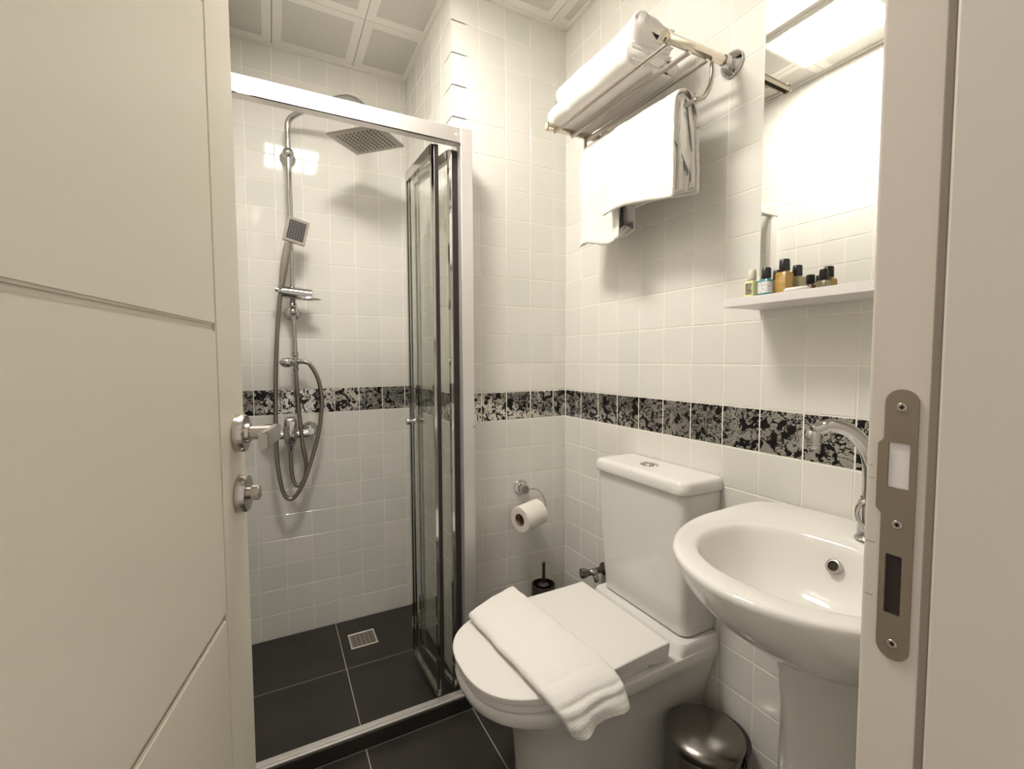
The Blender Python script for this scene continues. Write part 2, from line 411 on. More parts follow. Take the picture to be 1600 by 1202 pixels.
for k in range(13):
    a = PI*k/12; out.append((yc+hw*math.cos(a), zt-hw+hw*math.sin(a)))
for k in range(13):
    a = PI+PI*k/12; out.append((yc+hw*math.cos(a), zb+hw+hw*math.sin(a)))
# lip on the far side (+y)
lip = [(yc0, 1.000), (yc0+.0035, 1.004), (yc0+.0035, 1.052), (yc0, 1.056)]
out = out[:0]+[p for p in out]+lip
def rrect(y0, y1, z0, z1, r, n=3):
    P = []
    for cx_, cz_, a0 in ((y1-r, z1-r, 0), (y0+r, z1-r, 90), (y0+r, z0+r, 180), (y1-r, z0+r, 270)):
        for k in range(n+1):
            a = math.radians(a0+90*k/n); P.append((cx_+r*math.cos(a), cz_+r*math.sin(a)))
    return P
h1 = rrect(-1.2845, -1.2715, 1.0205, 1.0535, .0008); h2 = rrect(-1.2825, -1.2725, .9265, .971, .0012)
t = thing('strike_plate', 'brownish steel strike plate with two openings screwed to the right door jamb', 'strike plate', (JX, yc, zb))
bm = nb(); plate_mesh(bm, out, [h1, h2], JX, .0016); obj('plate', bm, M_plate, t)
bm = nb(); box(bm, JX-.0004, JX, -1.2843, -1.2717, 1.0207, 1.0533); obj('latch_cover', bm, M_white, t)
bm = nb(); box(bm, JX-.0004, JX, -1.2823, -1.2727, .9268, .9707); obj('bolt_recess', bm, M_hole, t)
for zz in (1.0795, .9937, .9045):
    bm = nb(); lathe(bm, (JX-.0012, yc, zz), (-1, 0, 0), [(0, .0034), (.0009, .0033), (.0013, .0026), (.0006, .0014), (.0004, .0005)], 16); sc = obj('screw', bm, M_nickel, t, True)
    bm = nb(); box(bm, JX-.0022, JX-.0019, yc-.0012, yc+.0012, zz-.0004, zz+.0004); box(bm, JX-.0022, JX-.0019, yc-.0004, yc+.0004, zz-.0012, zz+.0012); obj('screw_slot', bm, M_hole, sc)

# ------------------------------------------------------------------ door leaf (open inwards)
DA = .2094; dv = Vector((math.sin(DA), math.cos(DA), 0)); dn = Vector((math.cos(DA), -math.sin(DA), 0))
E0 = Vector((-1.0195, -.681, 0))
def dp(s, z, out=0): return E0 - dv*s + dn*out + Vector((0, 0, z))     # s = distance from the free edge
bm = nb()
def dbox(s0, s1, z0, z1, o0, o1, bev=0, seg=2):
    q = bmesh.ops.create_cube(bm, size=1)['verts']
    for v in q:
        v.co = dp((s0+s1)/2+v.co.x*(s1-s0), (z0+z1)/2+v.co.y*(z1-z0), (o0+o1)/2+v.co.z*(o1-o0))
    if bev: bmesh.ops.bevel(bm, geom=list({e for v in q for e in v.link_edges}), offset=bev, segments=seg, affect='EDGES')
dbox(0, .60, .01, 2.04, -.040, -.0045)
dr = meta(obj('door_1', bm, M_door, origin=(0, 0, 0)), kind='structure')
bm = nb(); dbox(0, .099, .01, 2.04, -.0045, 0, .0016); obj('stile', bm, M_door, dr)
zs = [.01, .425, .7965, 1.155, 1.533, 1.905, 2.04]
for a, b in zip(zs[:-1], zs[1:]):
    bm = nb(); dbox(.101, .60, a+.003, b-.003, -.0045, 0, .0022); obj('door_panel', bm, M_door, dr)
c = dp(.036, 1.016)
bm = nb(); lathe(bm, c, dn, [(0, .0245), (.001, .0255), (.010, .0255), (.0125, .024), (.013, .012), (.013, .001)], 36); cyl(bm, c+dn*.011, c+dn*.048, .0095, 20); lathe(bm, c, dn, [(.0125, .014), (.017, .013), (.018, .0095)], 20)
dh = meta(obj('door_handle', bm, M_nickel, dr, True, angle=40), 'satin nickel lever handle on a round rose')
bm = nb()
q = bmesh.ops.create_cube(bm, size=1)['verts']      # flat lever bar returning towards the hinge
for v in q: v.co = c + dn*(.048+v.co.z*.010) - dv*(.030+v.co.x*.085) + Vector((0, 0, v.co.y*.0215-.001))
bmesh.ops.bevel(bm, geom=list({e for v in q for e in v.link_edges}), offset=.002, segments=2, affect='EDGES')
obj('lever', bm, M_chrome, dh)
c = dp(.036, .933)
bm = nb(); lathe(bm, c, dn, [(0, .0245), (.001, .0255), (.010, .0255), (.0125, .024), (.013, .001)], 36); lr = meta(obj('lock_rose', bm, M_nickel, dr, True, angle=40), 'satin nickel rose with thumb turn')
bm = nb(); lathe(bm, c+dn*.012, dn, [(0, .0085), (.004, .0085), (.005, .0105), (.013, .0105), (.0145, .009), (.0145, .001)], 24); obj('thumb_turn', bm, M_nickel, lr, True, angle=40)

# ------------------------------------------------------------------ shower threshold, enclosure frame, folding glass door
bm = nb(); box(bm, XL, -.452, -.130, -.094, 0, .044, .001, 1); box(bm, -.452, XN, -.130, 0, 0, .044, .001, 1)
meta(obj('shower_curb', bm, M_floor, origin=(0, 0, 0)), kind='structure')
t = thing('shower_enclosure', 'aluminium framed shower enclosure with folded glass door', 'shower enclosure', (-.75, -.11, .044))
bm = nb(); box(bm, XL, -.459, -.127, -.096, .044, .050, .001, 1); box(bm, XL, -.459, -.121, -.117, .050, .0565, .0008, 1); obj('bottom_track', bm, M_alu, t)
bm = nb(); box(bm, XL, -.4585, -.112, -.084, 1.7625, 1.8095, .0012, 1); hd = obj('header_rail', bm, M_alu, t)
bm = nb(); box(bm, XL, -.4585, -.1145, -.112, 1.7615, 1.7655, .0008, 1); obj('rail_lip', bm, M_chrome, hd)
bm = nb(); box(bm, -.458, -.420, -.112, -.072, .044, 1.812, .0015, 1); box(bm, -.447, -.430, -.072, 0, .044, 1.812, .001, 1); pst = obj('corner_post', bm, M_aluv, t)
bm = nb(); lathe(bm, (-.4215, -.113, .905), (0, -1, 0), [(0, .004), (.002, .0035), (.003, .002), (.003, .0005)], 12); obj('screw_cap', bm, M_chrome, pst, True)
bm = nb(); box(bm, XL, XL+.034, -.112, -.078, .044, 1.7625, .0012, 1); box(bm, XL+.034, XL+.041, -.108, -.09, .05, 1.7625); obj('wall_post', bm, M_aluv, t)
# arrow and digit printed on the header
def tri(bm, P, y):
    F = [bm.verts.new((x, y, z)) for x, z in P]; B = [bm.verts.new((x, y+.0006, z)) for x, z in P]
    n = len(P); bm.faces.new(F)
    for i in range(n): bm.faces.new((F[i], F[(i+1) % n], B[(i+1) % n], B[i]))
M_mark = mat('white_print', (.9, .88, .8), .4)
bm = nb(); tri(bm, [(-.4775, 1.786), (-.4700, 1.786), (-.4735, 1.794)], -.1125); tri(bm, [(-.4655, 1.7905), (-.4643, 1.7905), (-.4643, 1.7915), (-.4655, 1.7915)], -.1125)
tri(bm, [(-.4628, 1.7915), (-.4604, 1.7915), (-.4604, 1.7900), (-.4618, 1.7868), (-.4604, 1.7868), (-.4604, 1.7856), (-.4630, 1.7856), (-.4630, 1.7868), (-.4614, 1.7900), (-.4628, 1.7900)], -.1125)
obj('arrow_mark', bm, M_mark, hd)
def leaf(name, P0, P1, z0, z1, sealw, label):
    """P0 near end (at track), P1 far end"""
    P0 = Vector((*P0, 0)); P1 = Vector((*P1, 0)); d = (P1-P0).normalized(); n = Vector((d.y, -d.x, 0)); L = (P1-P0).length
    def B(bm, s0, s1, n0, n1, a, b, bev=.0008):
        q = bmesh.ops.create_cube(bm, size=1)['verts']
        for v in q: v.co = P0+d*((s0+s1)/2+v.co.x*(s1-s0))+n*((n0+n1)/2+v.co.y*(n1-n0))+Vector((0, 0, (a+b)/2+v.co.z*(b-a)))
        if bev: bmesh.ops.bevel(bm, geom=list({e for v in q for e in v.link_edges}), offset=bev, segments=1, affect='EDGES')
    lf = thing(name, label, 'shower door', P0+Vector((0, 0, z0)), 'folding shower door leaves')
    bm = nb(); B(bm, .012, L-.006, -.0025, .0025, z0+.006, z1-.006, 0); obj('glass_pane', bm, M_glass, lf)
    bm = nb(); B(bm, .012, L-.004, -.0065, .0065, z1-.030, z1); obj('top_rail', bm, M_chrome, lf)
    bm = nb(); B(bm, .012, L-.004, -.0045, .0045, z0, z0+.012); obj('bottom_rail', bm, M_chrome, lf)
    bm = nb(); B(bm, 0, .010, -.0045, .0050, z0, z1); obj('near_stile', bm, M_chrome, lf)
    bm = nb(); B(bm, -.003, .004, .0050, .0060+sealw, z0, z1, 0); obj('brush_seal', bm, M_brush, lf)
    bm = nb(); B(bm, L-.013, L, -.006, .006, z0-.006, z1-.02); B(bm, L-.032, L-.027, -.0035, .0035, z0, z1-.03); obj('far_stile', bm, M_chrome, lf)
    return lf, P0, P1, d, n, L
# ------------------------------------------------------------------ leaf placement
lA = leaf('shower_door_leaf', (-.5425, -.098), (-.5505, .160), .056, 1.752, .011, 'left leaf of the folded glass shower door, with the round chrome knob')
lB = leaf('shower_door_leaf', (-.4830, -.085), (-.522, .168), .056, 1.752, .018, 'right leaf of the folded glass shower door, next to the post')
bm = nb(); kc = Vector((-.5490, .100, .905)); 
lathe(bm, kc, (-1, 0, 0), [(.004, .010), (.008, .009), (.011, .006), (.020, .006), (.022, .0115), (.031, .0115), (.033, .010), (.033, .001)], 18)
lathe(bm, kc, (1, 0, 0), [(.004, .010), (.008, .009), (.011, .006), (.016, .006), (.018, .0105), (.024, .0105), (.026, .001)], 18)
obj('knob', bm, M_chrome, lA[0], True, angle=40)

# floor drain
t = thing('floor_drain', 'square steel drain grate in the dark shower floor', 'drain', (-.690, .413, 0))
bm = nb()
for a in ((-.741, -.639, .362, .368), (-.741, -.639, .458, .464), (-.741, -.735, .368, .458), (-.645, -.639, .368, .458)): box(bm, *a, 0, .0028, .0006, 1)
obj('frame', bm, M_alu, t)
import mathutils
loops = [[Vector(p) for p in ((-.735, .368, 0), (-.645, .368, 0), (-.645, .458, 0), (-.735, .458, 0))]]
for i in range(5):
    for j in range(5):
        hx, hy = -.722+i*.016, .381+j*.016; loops.append([Vector((hx+.0035*math.cos(a*PI/3), hy+.0035*math.sin(a*PI/3), 0)) for a in range(6)])
tess = mathutils.geometry.tessellate_polygon(loops); pts = [p for l in loops for p in l]
bm = nb(); V = [bm.verts.new((p.x, p.y, .0018)) for p in pts]
for a, b, c in tess:
    try: bm.faces.new((V[a], V[b], V[c]))
    except ValueError: pass
obj('grate', bm, mat('grate_steel', (.42, .38, .32), .35, .9), t)
bm = nb(); box(bm, -.735, -.645, .368, .458, .0002, .0008); obj('drain_well', bm, M_hole, t)

# ------------------------------------------------------------------ shower column
RX, RY = -.9035, .518
t = thing('shower_column', 'chrome shower riser with square rain head on the far tiled wall', 'shower', (RX, RY, 1.1))
hc = Vector((-.6526, .3101, 1.9038))
A, Bq, Cq = -.696, .072, -.0546
RH = Matrix.Rotation(A, 3, 'Z') @ Matrix.Rotation(Bq, 3, 'X') @ Matrix.Rotation(Cq, 3, 'Y')
bm = nb(); tube(bm, smoothpath([(RX, RY, 1.30), (RX, RY, 1.60), (RX, RY, 1.90), (RX, RY, 1.985), (RX+.008, RY-.006, 2.014), (RX+.035, RY-.028, 2.032), (-.80, .432, 2.052), (-.735, .378, 2.066), (-.695, .345, 2.058), (-.665, .320, 2.028), (-.654, .311, 1.985), (-.6526, .3101, 1.93)], 6), .0105, 14); obj('riser_pipe', bm, M_chrome, t, True)
bm = nb(); q = bmesh.ops.create_cube(bm, size=1)['verts']
for v in q:
    k = 1.0 if v.co.z < 0 else .97
    v.co = hc + RH @ Vector((v.co.x*.2*k, v.co.y*.2*k, v.co.z*.007+.004))
bmesh.ops.bevel(bm, geom=list({e for v in q for e in v.link_edges}), offset=.0012, segments=2, affect='EDGES')
hd2 = obj('rain_head', bm, mat('head_steel', (.42, .39, .35), .28, .9), t)
bm = nb()
for i in range(10):
    for j in range(10):
        p = hc + RH @ Vector((-.072+.016*i, -.072+.016*j, 0)); dd = RH @ Vector((0, 0, -1))
        lathe(bm, p-dd*.0005, dd, [(0, .0028), (.002, .0024)], 6)
meta(obj('nozzles', bm, M_black, hd2), kind='stuff')
bm = nb(); lathe(bm, hc+RH @ Vector((0, 0, .007)), RH @ Vector((0, 0, 1)), [(0, .016), (.006, .016), (.010, .011), (.022, .0125), (.034, .0125), (.036, .010)], 16); obj('swivel_joint', bm, M_chrome, t, True, angle=40)
for zz in (1.892, 1.299):
    bm = nb(); ball(bm, (RX, RY, zz), .021 if zz > 1.5 else .018, 20); lathe(bm, (RX, YS, zz), (0, -1, 0), [(0, .028), (.004, .029), (.009, .025), (.014, .013), (.05, .011)], 24); obj('wall_bracket', bm, M_chrome, t, True)
bm = nb(); lathe(bm, (RX, RY, 1.299), (0, 0, 1), [(.012, .010), (.02, .017), (.028, .017), (.034, .013), (.05, .013)], 16); obj('collar', bm, M_chrome, t, True, angle=40)
bm = nb(); tube(bm, smoothpath([(RX, RY, 1.295), (RX+.003, RY-.003, 1.24), (RX+.004, RY-.004, 1.14), (RX+.004, RY-.004, 1.095)], 6), .0085, 12); obj('lower_pipe', bm, M_chrome, t, True)
# slider that holds the hand shower
bm = nb(); cyl(bm, (-.940, .496, 1.371), (-.836, .492, 1.363), .0225, 22); lathe(bm, (RX, RY, 1.355), (0, 0, 1), [(0, .014), (.004, .016), (.032, .016), (.036, .014)], 18); obj('slider', bm, M_chrome, t, True, angle=40)
bm = nb(); ball(bm, (-.850, .470, 1.346), 1.0, 24, (.046, .016, .0058))
obj('slider_lever', bm, M_chrome, t, True, angle=50)
bm = nb(); cyl(bm, (-.952, .488, 1.372), (-.936, .488, 1.372), .014, 16); cyl(bm, (-.962, .488, 1.378), (-.95, .488, 1.376), .009, 12); obj('holder_clip', bm, M_chrome, t, True, angle=40)
# diverter
t2 = thing('shower_diverter', 'small chrome diverter with oval knob at the riser foot', 'shower valve', (RX+.004, RY-.004, 1.08))
bm = nb(); lathe(bm, (RX+.004, RY-.004, 1.075), (0, 0, 1), [(0, .009), (.004, .0115), (.012, .0115), (.014, .009), (.02, .012), (.05, .012), (.054, .009), (.058, .0125), (.068, .0125), (.070, .008)], 18); cyl(bm, (RX+.004, RY-.004, 1.11), (RX+.034, RY-.010, 1.108), .0095, 14); obj('body', bm, M_chrome, t2, True, angle=35)
bm = nb(); ball(bm, (RX-.026, RY-.03, 1.106), .026, 16, (1, .55, .72)); cyl(bm, (RX-.02, RY-.03, 1.107), (RX+.004, RY-.004, 1.108), .007, 12); obj('knob', bm, M_chrome, t2, True)
# mixer
t3 = thing('shower_mixer', 'chrome wall mixer tap low in the shower behind the hose', 'tap', (-.926, .52, .76))
bm = nb(); cyl(bm, (-.992, .522, .826), (-.860, .522, .826), .0165, 20); cyl(bm, (-.926, .522, .785), (-.926, .522, .835), .019, 20); obj('body', bm, M_chrome, t3, True, angle=40)
for xx in (-.853, -1.0):
    bm = nb(); lathe(bm, (xx, YS, .836), (0, -1, 0), [(0, .030), (.004, .032), (.010, .028), (.016, .020), (.03, .018), (.052, .018), (.058, .014), (.058, .001)], 24); obj('wall_flange', bm, M_chrome, t3, True, angle=45)
bm = nb(); q = [Vector((-.926, .505, .79)), Vector((-.926, .498, .82)), Vector((-.925, .497, .855)), Vector((-.924, .497, .885)), Vector((-.924, .500, .900))]
R = []
for p, w, d in zip(q, (.018, .024, .024, .021, .011), (.016, .020, .018, .012, .006)): R.append([p+Vector((w*math.copysign(abs(math.cos(a))**.7, math.cos(a)), d*math.copysign(abs(math.sin(a))**.7, math.sin(a)), 0)) for a in [2*PI*k/16 for k in range(16)]])
rings(bm, R); obj('lever', bm, M_chrome, t3, True)
bm = nb(); lathe(bm, (-.926, .518, .765), (0, 0, 1), [(0, .010), (.003, .012), (.012, .012), (.018, .015)], 16); obj('outlet', bm, M_chrome, t3, True, angle=40)
# hoses
M_hose = mat('metal_hose', (.34, .30, .27), .28, 1)
bm = nb(); tube(bm, smoothpath([(-.926, .518, .770), (-.925, .517, .70), (-.921, .515, .655), (-.908, .512, .628), (-.890, .510, .634), (-.876, .507, .665), (-.874, .505, .72), (-.884, .504, .80), (-.892, .505, .90), (-.897, .508, 1.0), (RX+.004, RY-.004, 1.08)], 14), .0075, 10, ripple=.06)
meta(obj('supply_hose', bm, M_hose, smooth=True), 'short metal hose from the mixer up to the diverter', 'hose')
bm = nb(); tube(bm, smoothpath([(RX+.034, RY-.011, 1.108), (-.850, .503, 1.098), (-.825, .498, 1.050), (-.812, .495, .985), (-.813, .493, .92), (-.826, .492, .83), (-.850, .490, .74), (-.876, .487, .665), (-.903, .485, .610), (-.930, .485, .585), (-.953, .487, .605), (-.967, .490, .67), (-.974, .492, .76), (-.974, .495, .88), (-.970, .495, 1.03), (-.962, .493, 1.18), (-.950, .489, 1.32), (-.945, .486, 1.362)], 14), .0078, 10, ripple=.06)
meta(obj('shower_hose', bm, M_hose, smooth=True), 'long metal hose looping from the diverter up to the hand shower', 'hose')
# hand shower
t4 = thing('hand_shower', 'square headed chrome hand shower clipped to the riser slider', 'hand shower', (-.945, .486, 1.37))
h0, h1_ = Vector((-.9455, .486, 1.365)), Vector((-.915, .455, 1.545))
ax = (h1_-h0).normalized(); side = Vector((1, .25, -.17)).normalized(); side = (side-ax*side.dot(ax)).normalized(); nn = ax.cross(side).normalized()
if nn.y > 0: nn = -nn
R = []
for k, (w, d) in enumerate(((.009, .009), (.010, .010), (.0125, .011), (.014, .011), (.0145, .010), (.014, .008), (.012, .006))):
    p = h0.lerp(h1_, k/6)
    R.append([p+side*w*math.copysign(abs(math.cos(a))**.5, math.cos(a))+nn*d*math.copysign(abs(math.sin(a))**.5, math.sin(a)) for a in [2*PI*j/20 for j in range(20)]])
bm = nb(); rings(bm, R); obj('handle', bm, M_steel, t4, True, angle=50)
hcn = Vector((-.887, .448, 1.589)); up2 = Vector((.22, 0, .97)).normalized(); nf = Vector((.05, -.95, -.18)); nf = (nf-up2*nf.dot(up2)).normalized(); sd = up2.cross(nf).normalized()
def hbox(bm, w, h, a, b, bev):
    q = bmesh.ops.create_cube(bm, size=1)['verts']
    for v in q: v.co = hcn+sd*v.co.x*w+up2*v.co.y*h+nf*((a+b)/2+v.co.z*(b-a))
    bmesh.ops.bevel(bm, geom=list({e for v in q for e in v.link_edges}), offset=bev, segments=2, affect='EDGES')
bm = nb(); hbox(bm, .068, .080, -.012, .004, .004); obj('head', bm, M_nickel, t4)
bm = nb(); hbox(bm, .055, .066, .003, .0052, .001); fc = obj('spray_face', bm, mat('spray_face_black', (.06, .055, .06), .35), t4)
bm = nb()
for i in range(6):
    for j in range(7): lathe(bm, hcn+sd*(-.0215+.0086*i)+up2*(-.0265+.0088*j)+nf*.005, nf, [(0, .0021), (.0012, .0015)], 6)
meta(obj('nozzles', bm, mat('nozzle_grey', (.30, .29, .31), .4), fc), kind='stuff')

# ------------------------------------------------------------------ toilet
TY = -.517
def dshape(xb, xf, wf, wr, n=40, p=2.3, xs=None, cy=TY):
    """closed outline from the wall side round the nose"""
    xs = xs if xs is not None else xf+(wf*1.15); P = []
    for k in range(8):
        u = k/8; P.append((xb+(xs-xb)*u, cy+wr+(wf-wr)*(3*u*u-2*u**3)))
    for k in range(n+1):
        a = PI/2-PI*k/n; c_, s_ = math.cos(a), math.sin(a)
        P.append((xs+(xf-xs)*abs(c_)**(2/p), cy+math.copysign(wf*abs(s_)**(2/p), s_)))
    for k in range(1, 9):
        u = 1-k/8; P.append((xb+(xs-xb)*u, cy-wr-(wf-wr)*(3*u*u-2*u**3)))
    return P
t = thing('toilet', 'white close-coupled toilet with lid down beside the basin', 'toilet', (-.3, TY, 0))
lv = [(0, -.475, .108, .112), (.008, -.478, .112, .116), (.12, -.478, .112, .118), (.22, -.488, .116, .126), (.28, -.515, .128, .140), (.32, -.552, .145, .153), (.345, -.583, .158, .160), (.360, -.606, .170, .1655), (.370, -.616, .177, .170), (.388, -.621, .181, .1735), (.397, -.618, .179, .172), (.402, -.609, .172, .166)]
bm = nb(); rings(bm, [[(x, y, z) for x, y in dshape(-.004, xf-(.008 if z > .34 else 0), wf, wr)] for z, xf, wf, wr in lv])
# raised shelf under the cistern
R = []
for z, xo, w in ((.396, -.152, .172), (.402, -.146, .1715), (.410, -.139, .1705), (.421, -.136, .170), (.4255, -.132, .167)):
    P = []
    for sx, sy, a0 in ((-1, 1, 90), (-1, -1, 180)):
        for k in range(6):
            a = math.radians(a0+90*k/5); r = .02
            P.append((xo+r+r*math.cos(a), TY+sy*(w-r)+r*math.sin(a), z))
    P = [(-.004, TY+w, z)]+P+[(-.004, TY-w, z)]
    R.append(P)
rings(bm, R); obj('bowl', bm, M_por, t, True, angle=40)
def seat_ring(bm, lv, cap=True): rings(bm, [[(x, y, z+tz*(x+.62)) for x, y in dshape(xb, xf-.010, w, wr, p=2.5, xs=-.43)] for z, xb, xf, w, wr, tz in lv])
bm = nb(); seat_ring(bm, [(.4025, -.235, -.612, .170, .160, 0), (.404, -.232, -.614, .172, .162, 0), (.4165, -.232, -.614, .172, .162, 0), (.418, -.235, -.612, .170, .160, 0)]); obj('seat', bm, M_plast, t, True, angle=35)
bm = nb(); seat_ring(bm, [(.4195, -.180, -.615, .170, .160, .0), (.4215, -.175, -.619, .175, .166, .0), (.430, -.173, -.621, .178, .170, .028), (.4335, -.1735, -.6205, .1775, .1695, .033), (.4355, -.176, -.618, .175, .167, .033)])
for v in bm.verts:                                                   # thick wedge at the hinge side
    if v.co.z < .4225 and v.co.x > -.26: v.co.z -= .016*min(1, (v.co.x+.26)/.05)
obj('lid', bm, M_plast, t, True, angle=35)
def rbox_rings(x1, x0, y0, y1, zs, r, n=6):
    """x1 wall side, x0 front; rounded front corners; zs list of (z, inset)"""
    R = []
    for z, i in zs:
        P = [(x1, y1-i, z)]
        for yy, sy, a0 in ((y1-i, 1, 90), (y0+i, -1, 180)):
            for k in range(n+1):
                a = math.radians(a0+90*k/n); P.append((x0+i+r+r*math.cos(a), yy-sy*r+r*math.sin(a), z))
        P.append((x1, y0+i, z)); R.append(P)
    return R
bm = nb()
R = []
for z, i, dx in ((.4275, .014, .012), (.431, .011, .009), (.50, .008, .006), (.62, .004, .002), (.785, 0, 0), (.787, .002, .002)):
    R += rbox_rings(-.003, -.128+dx, TY-.166, TY+.166, [(z, i)], .024)
rings(bm, R); obj('cistern', bm, M_por, t, True, angle=40)
bm = nb(); rings(bm, rbox_rings(-.003, -.139, TY-.173, TY+.172, [(.788, .004), (.790, .001), (.793, 0), (.812, .0015), (.818, .004), (.8215, .009), (.8228, .018), (.8232, .035)], .026)); cl = obj('cistern_lid', bm, M_por, t, True, angle=40)
bc = Vector((-.068, TY+.010, .8225))
bm = nb(); lathe(bm, bc, (0, 0, 1), [(0, .022), (.002, .0225), (.0032, .0212), (.0032, .0175), (.0048, .0165), (.0054, .0005)], 28)
for v in bm.verts: v.co.y = bc.y+(v.co.y-bc.y)*1.18
bt = obj('flush_button', bm, M_chrome, t, True, angle=40)
bm = nb(); box(bm, bc.x-.0004, bc.x+.0004, bc.y-.018, bc.y+.018, bc.z+.0048, bc.z+.0057); obj('button_split', bm, M_hole, bt)

# angle valve
t = thing('angle_valve', 'chrome angle valve on the right wall left of the cistern', 'valve', (-.03, -.205, .36))
bm = nb(); lathe(bm, (0, -.235, .403), (-1, 0, 0), [(0, .0215), (.003, .022), (.008, .018), (.012, .011), (.05, .010)], 20); obj('flange', bm, M_dark, t, True, angle=45)
bm = nb(); ball(bm, (-.043, -.235, .400), .0135, 14); cyl(bm, (-.043, -.235, .400), (-.04, -.25, .372), .0095, 14); cyl(bm, (-.043, -.235, .4), (-.055, -.228, .400), .010, 12); obj('body', bm, M_chrome, t, True)
bm = nb(); d_ = Vector((-1, .35, -.04)).normalized(); lathe(bm, Vector((-.052, -.231, .400)), d_, [(0, .008), (.012, .012), (.026, .0175), (.035, .0175), (.038, .015), (.038, .001)], 8); obj('handle', bm, mat('dark_chrome', (.30, .27, .26), .12, 1), t, True, angle=25)

# toilet brush
t = thing('toilet_brush', 'dark metal toilet brush in its holder on the floor behind the toilet', 'toilet brush', (-.155, -.075, 0))
BX, BY = -.150, -.085
bm = nb(); lathe(bm, (BX, BY, 0), (0, 0, 1), [(0, .040), (.003, .042), (.318, .042), (.320, .041), (.320, .0385), (.318, .038), (.02, .038), (.018, .001)], 28); obj('holder', bm, M_dark, t, True, angle=40)
bm = nb(); cyl(bm, (BX, BY, .12), (BX+.001, BY, .392), .0058, 12); ball(bm, (BX+.001, BY, .393), .0068, 12); lathe(bm, (BX, BY, .315), (0, 0, 1), [(0, .018), (.003, .019), (.007, .012), (.010, .006)], 18); obj('handle', bm, M_dark, t, True, angle=40)

# toilet paper holder + roll
t = thing('paper_holder', 'round chrome paper roll holder on the back wall', 'paper holder', (-.196, 0, .62))
HX, HZ = -.1965, .6525
bm = nb(); lathe(bm, (HX, 0, HZ), (0, -1, 0), [(0, .0275), (.003, .0285), (.007, .027), (.010, .021), (.012, .0205), (.014, .0165), (.038, .0160), (.041, .0145), (.0415, .001)], 30); obj('wall_mount', bm, M_chrome, t, True, angle=35)
ry, rz = -.068, .568
def turn(bm):
    bmesh.ops.rotate(bm, verts=bm.verts, cent=(-.188, ry, rz), matrix=Matrix.Rotation(math.radians(17), 3, 'Z') @ Matrix.Rotation(math.radians(-4), 3, 'Y'))
    bmesh.ops.translate(bm, verts=bm.verts, vec=(-.010, 0, 0))
bm = nb(); tube(bm, smoothpath([(HX+.012, -.030, HZ-.004), (-.160, -.034, HZ-.003), (-.140, -.040, .640), (-.126, -.050, .615), (-.124, -.056, .592), (-.130, -.056, rz+.014), (-.16, -.062, rz+.013), (-.240, -.086, rz+.010), (-.250, -.088, rz+.013)], 8), .0022, 8); obj('wire_arm', bm, M_chrome, t, True)
t = thing('toilet_roll', 'white toilet paper roll hanging on the chrome holder', 'toilet paper', (-.185, ry, rz-.045))
bm = nb(); ra, rb = .0445, .021; x0, x1 = -.2360, -.1400; R = []
for a, r in ((x0, rb), (x0, ra-.002), (x0+.002, ra), (x1-.002, ra), (x1, ra-.002), (x1, rb)): R.append([(a, ry+r*math.cos(2*PI*k/40), rz+r*math.sin(2*PI*k/40)*1.03) for k in range(40)])
rings(bm, R, closed=True); turn(bm); obj('paper', bm, M_paper, t, True, angle=40)
bm = nb(); R = []
for a, r in ((x0-.0004, rb-.0012), (x0-.0004, rb), (x1, rb), (x1, rb-.0012)): R.append([(a, ry+r*math.cos(2*PI*k/28), rz+r*math.sin(2*PI*k/28)) for k in range(28)])
rings(bm, R, closed=True); turn(bm); obj('cardboard_core', bm, M_card, t, True, angle=40)

# pedal bin
BX, BY = -.115, -.741
t = thing('pedal_bin', 'small round steel pedal bin between toilet and basin pedestal', 'bin', (BX, BY, 0))
bm = nb(); lathe(bm, (BX, BY, 0), (0, 0, 1), [(0, .078), (.002, .080), (.010, .080), (.012, .083), (.226, .0845), (.230, .082)], 40); obj('body', bm, M_bin, t, True, angle=40)
bm = nb(); lathe(bm, (BX, BY, .2305), (0, 0, 1), [(0, .0865), (.002, .0875), (.016, .0875), (.019, .0855), (.026, .074), (.033, .050), (.037, .025), (.038, .001)], 48); obj('lid', bm, M_bin, t, True, angle=50)
bm = nb(); R = []
for a in [math.radians(-62+124*k/14) for k in range(15)]:
    c_, s_ = math.cos(a-.2), math.sin(a-.2); w = .013*math.cos((a)*1.15)+.001
    R.append([(BX+c_*.0885, BY+s_*.0885, .238), (BX+c_*(.0885+w), BY+s_*(.0885+w), .239), (BX+c_*(.0885+w), BY+s_*(.0885+w), .206), (BX+c_*.0885, BY+s_*.0885, .205)])
rings(bm, R); obj('hinge_cover', bm, M_black, t)
bm = nb(); box(bm, BX-.12, BX-.07, BY-.02, BY+.02, .004, .010, .002, 2); obj('pedal', bm, M_black, t)

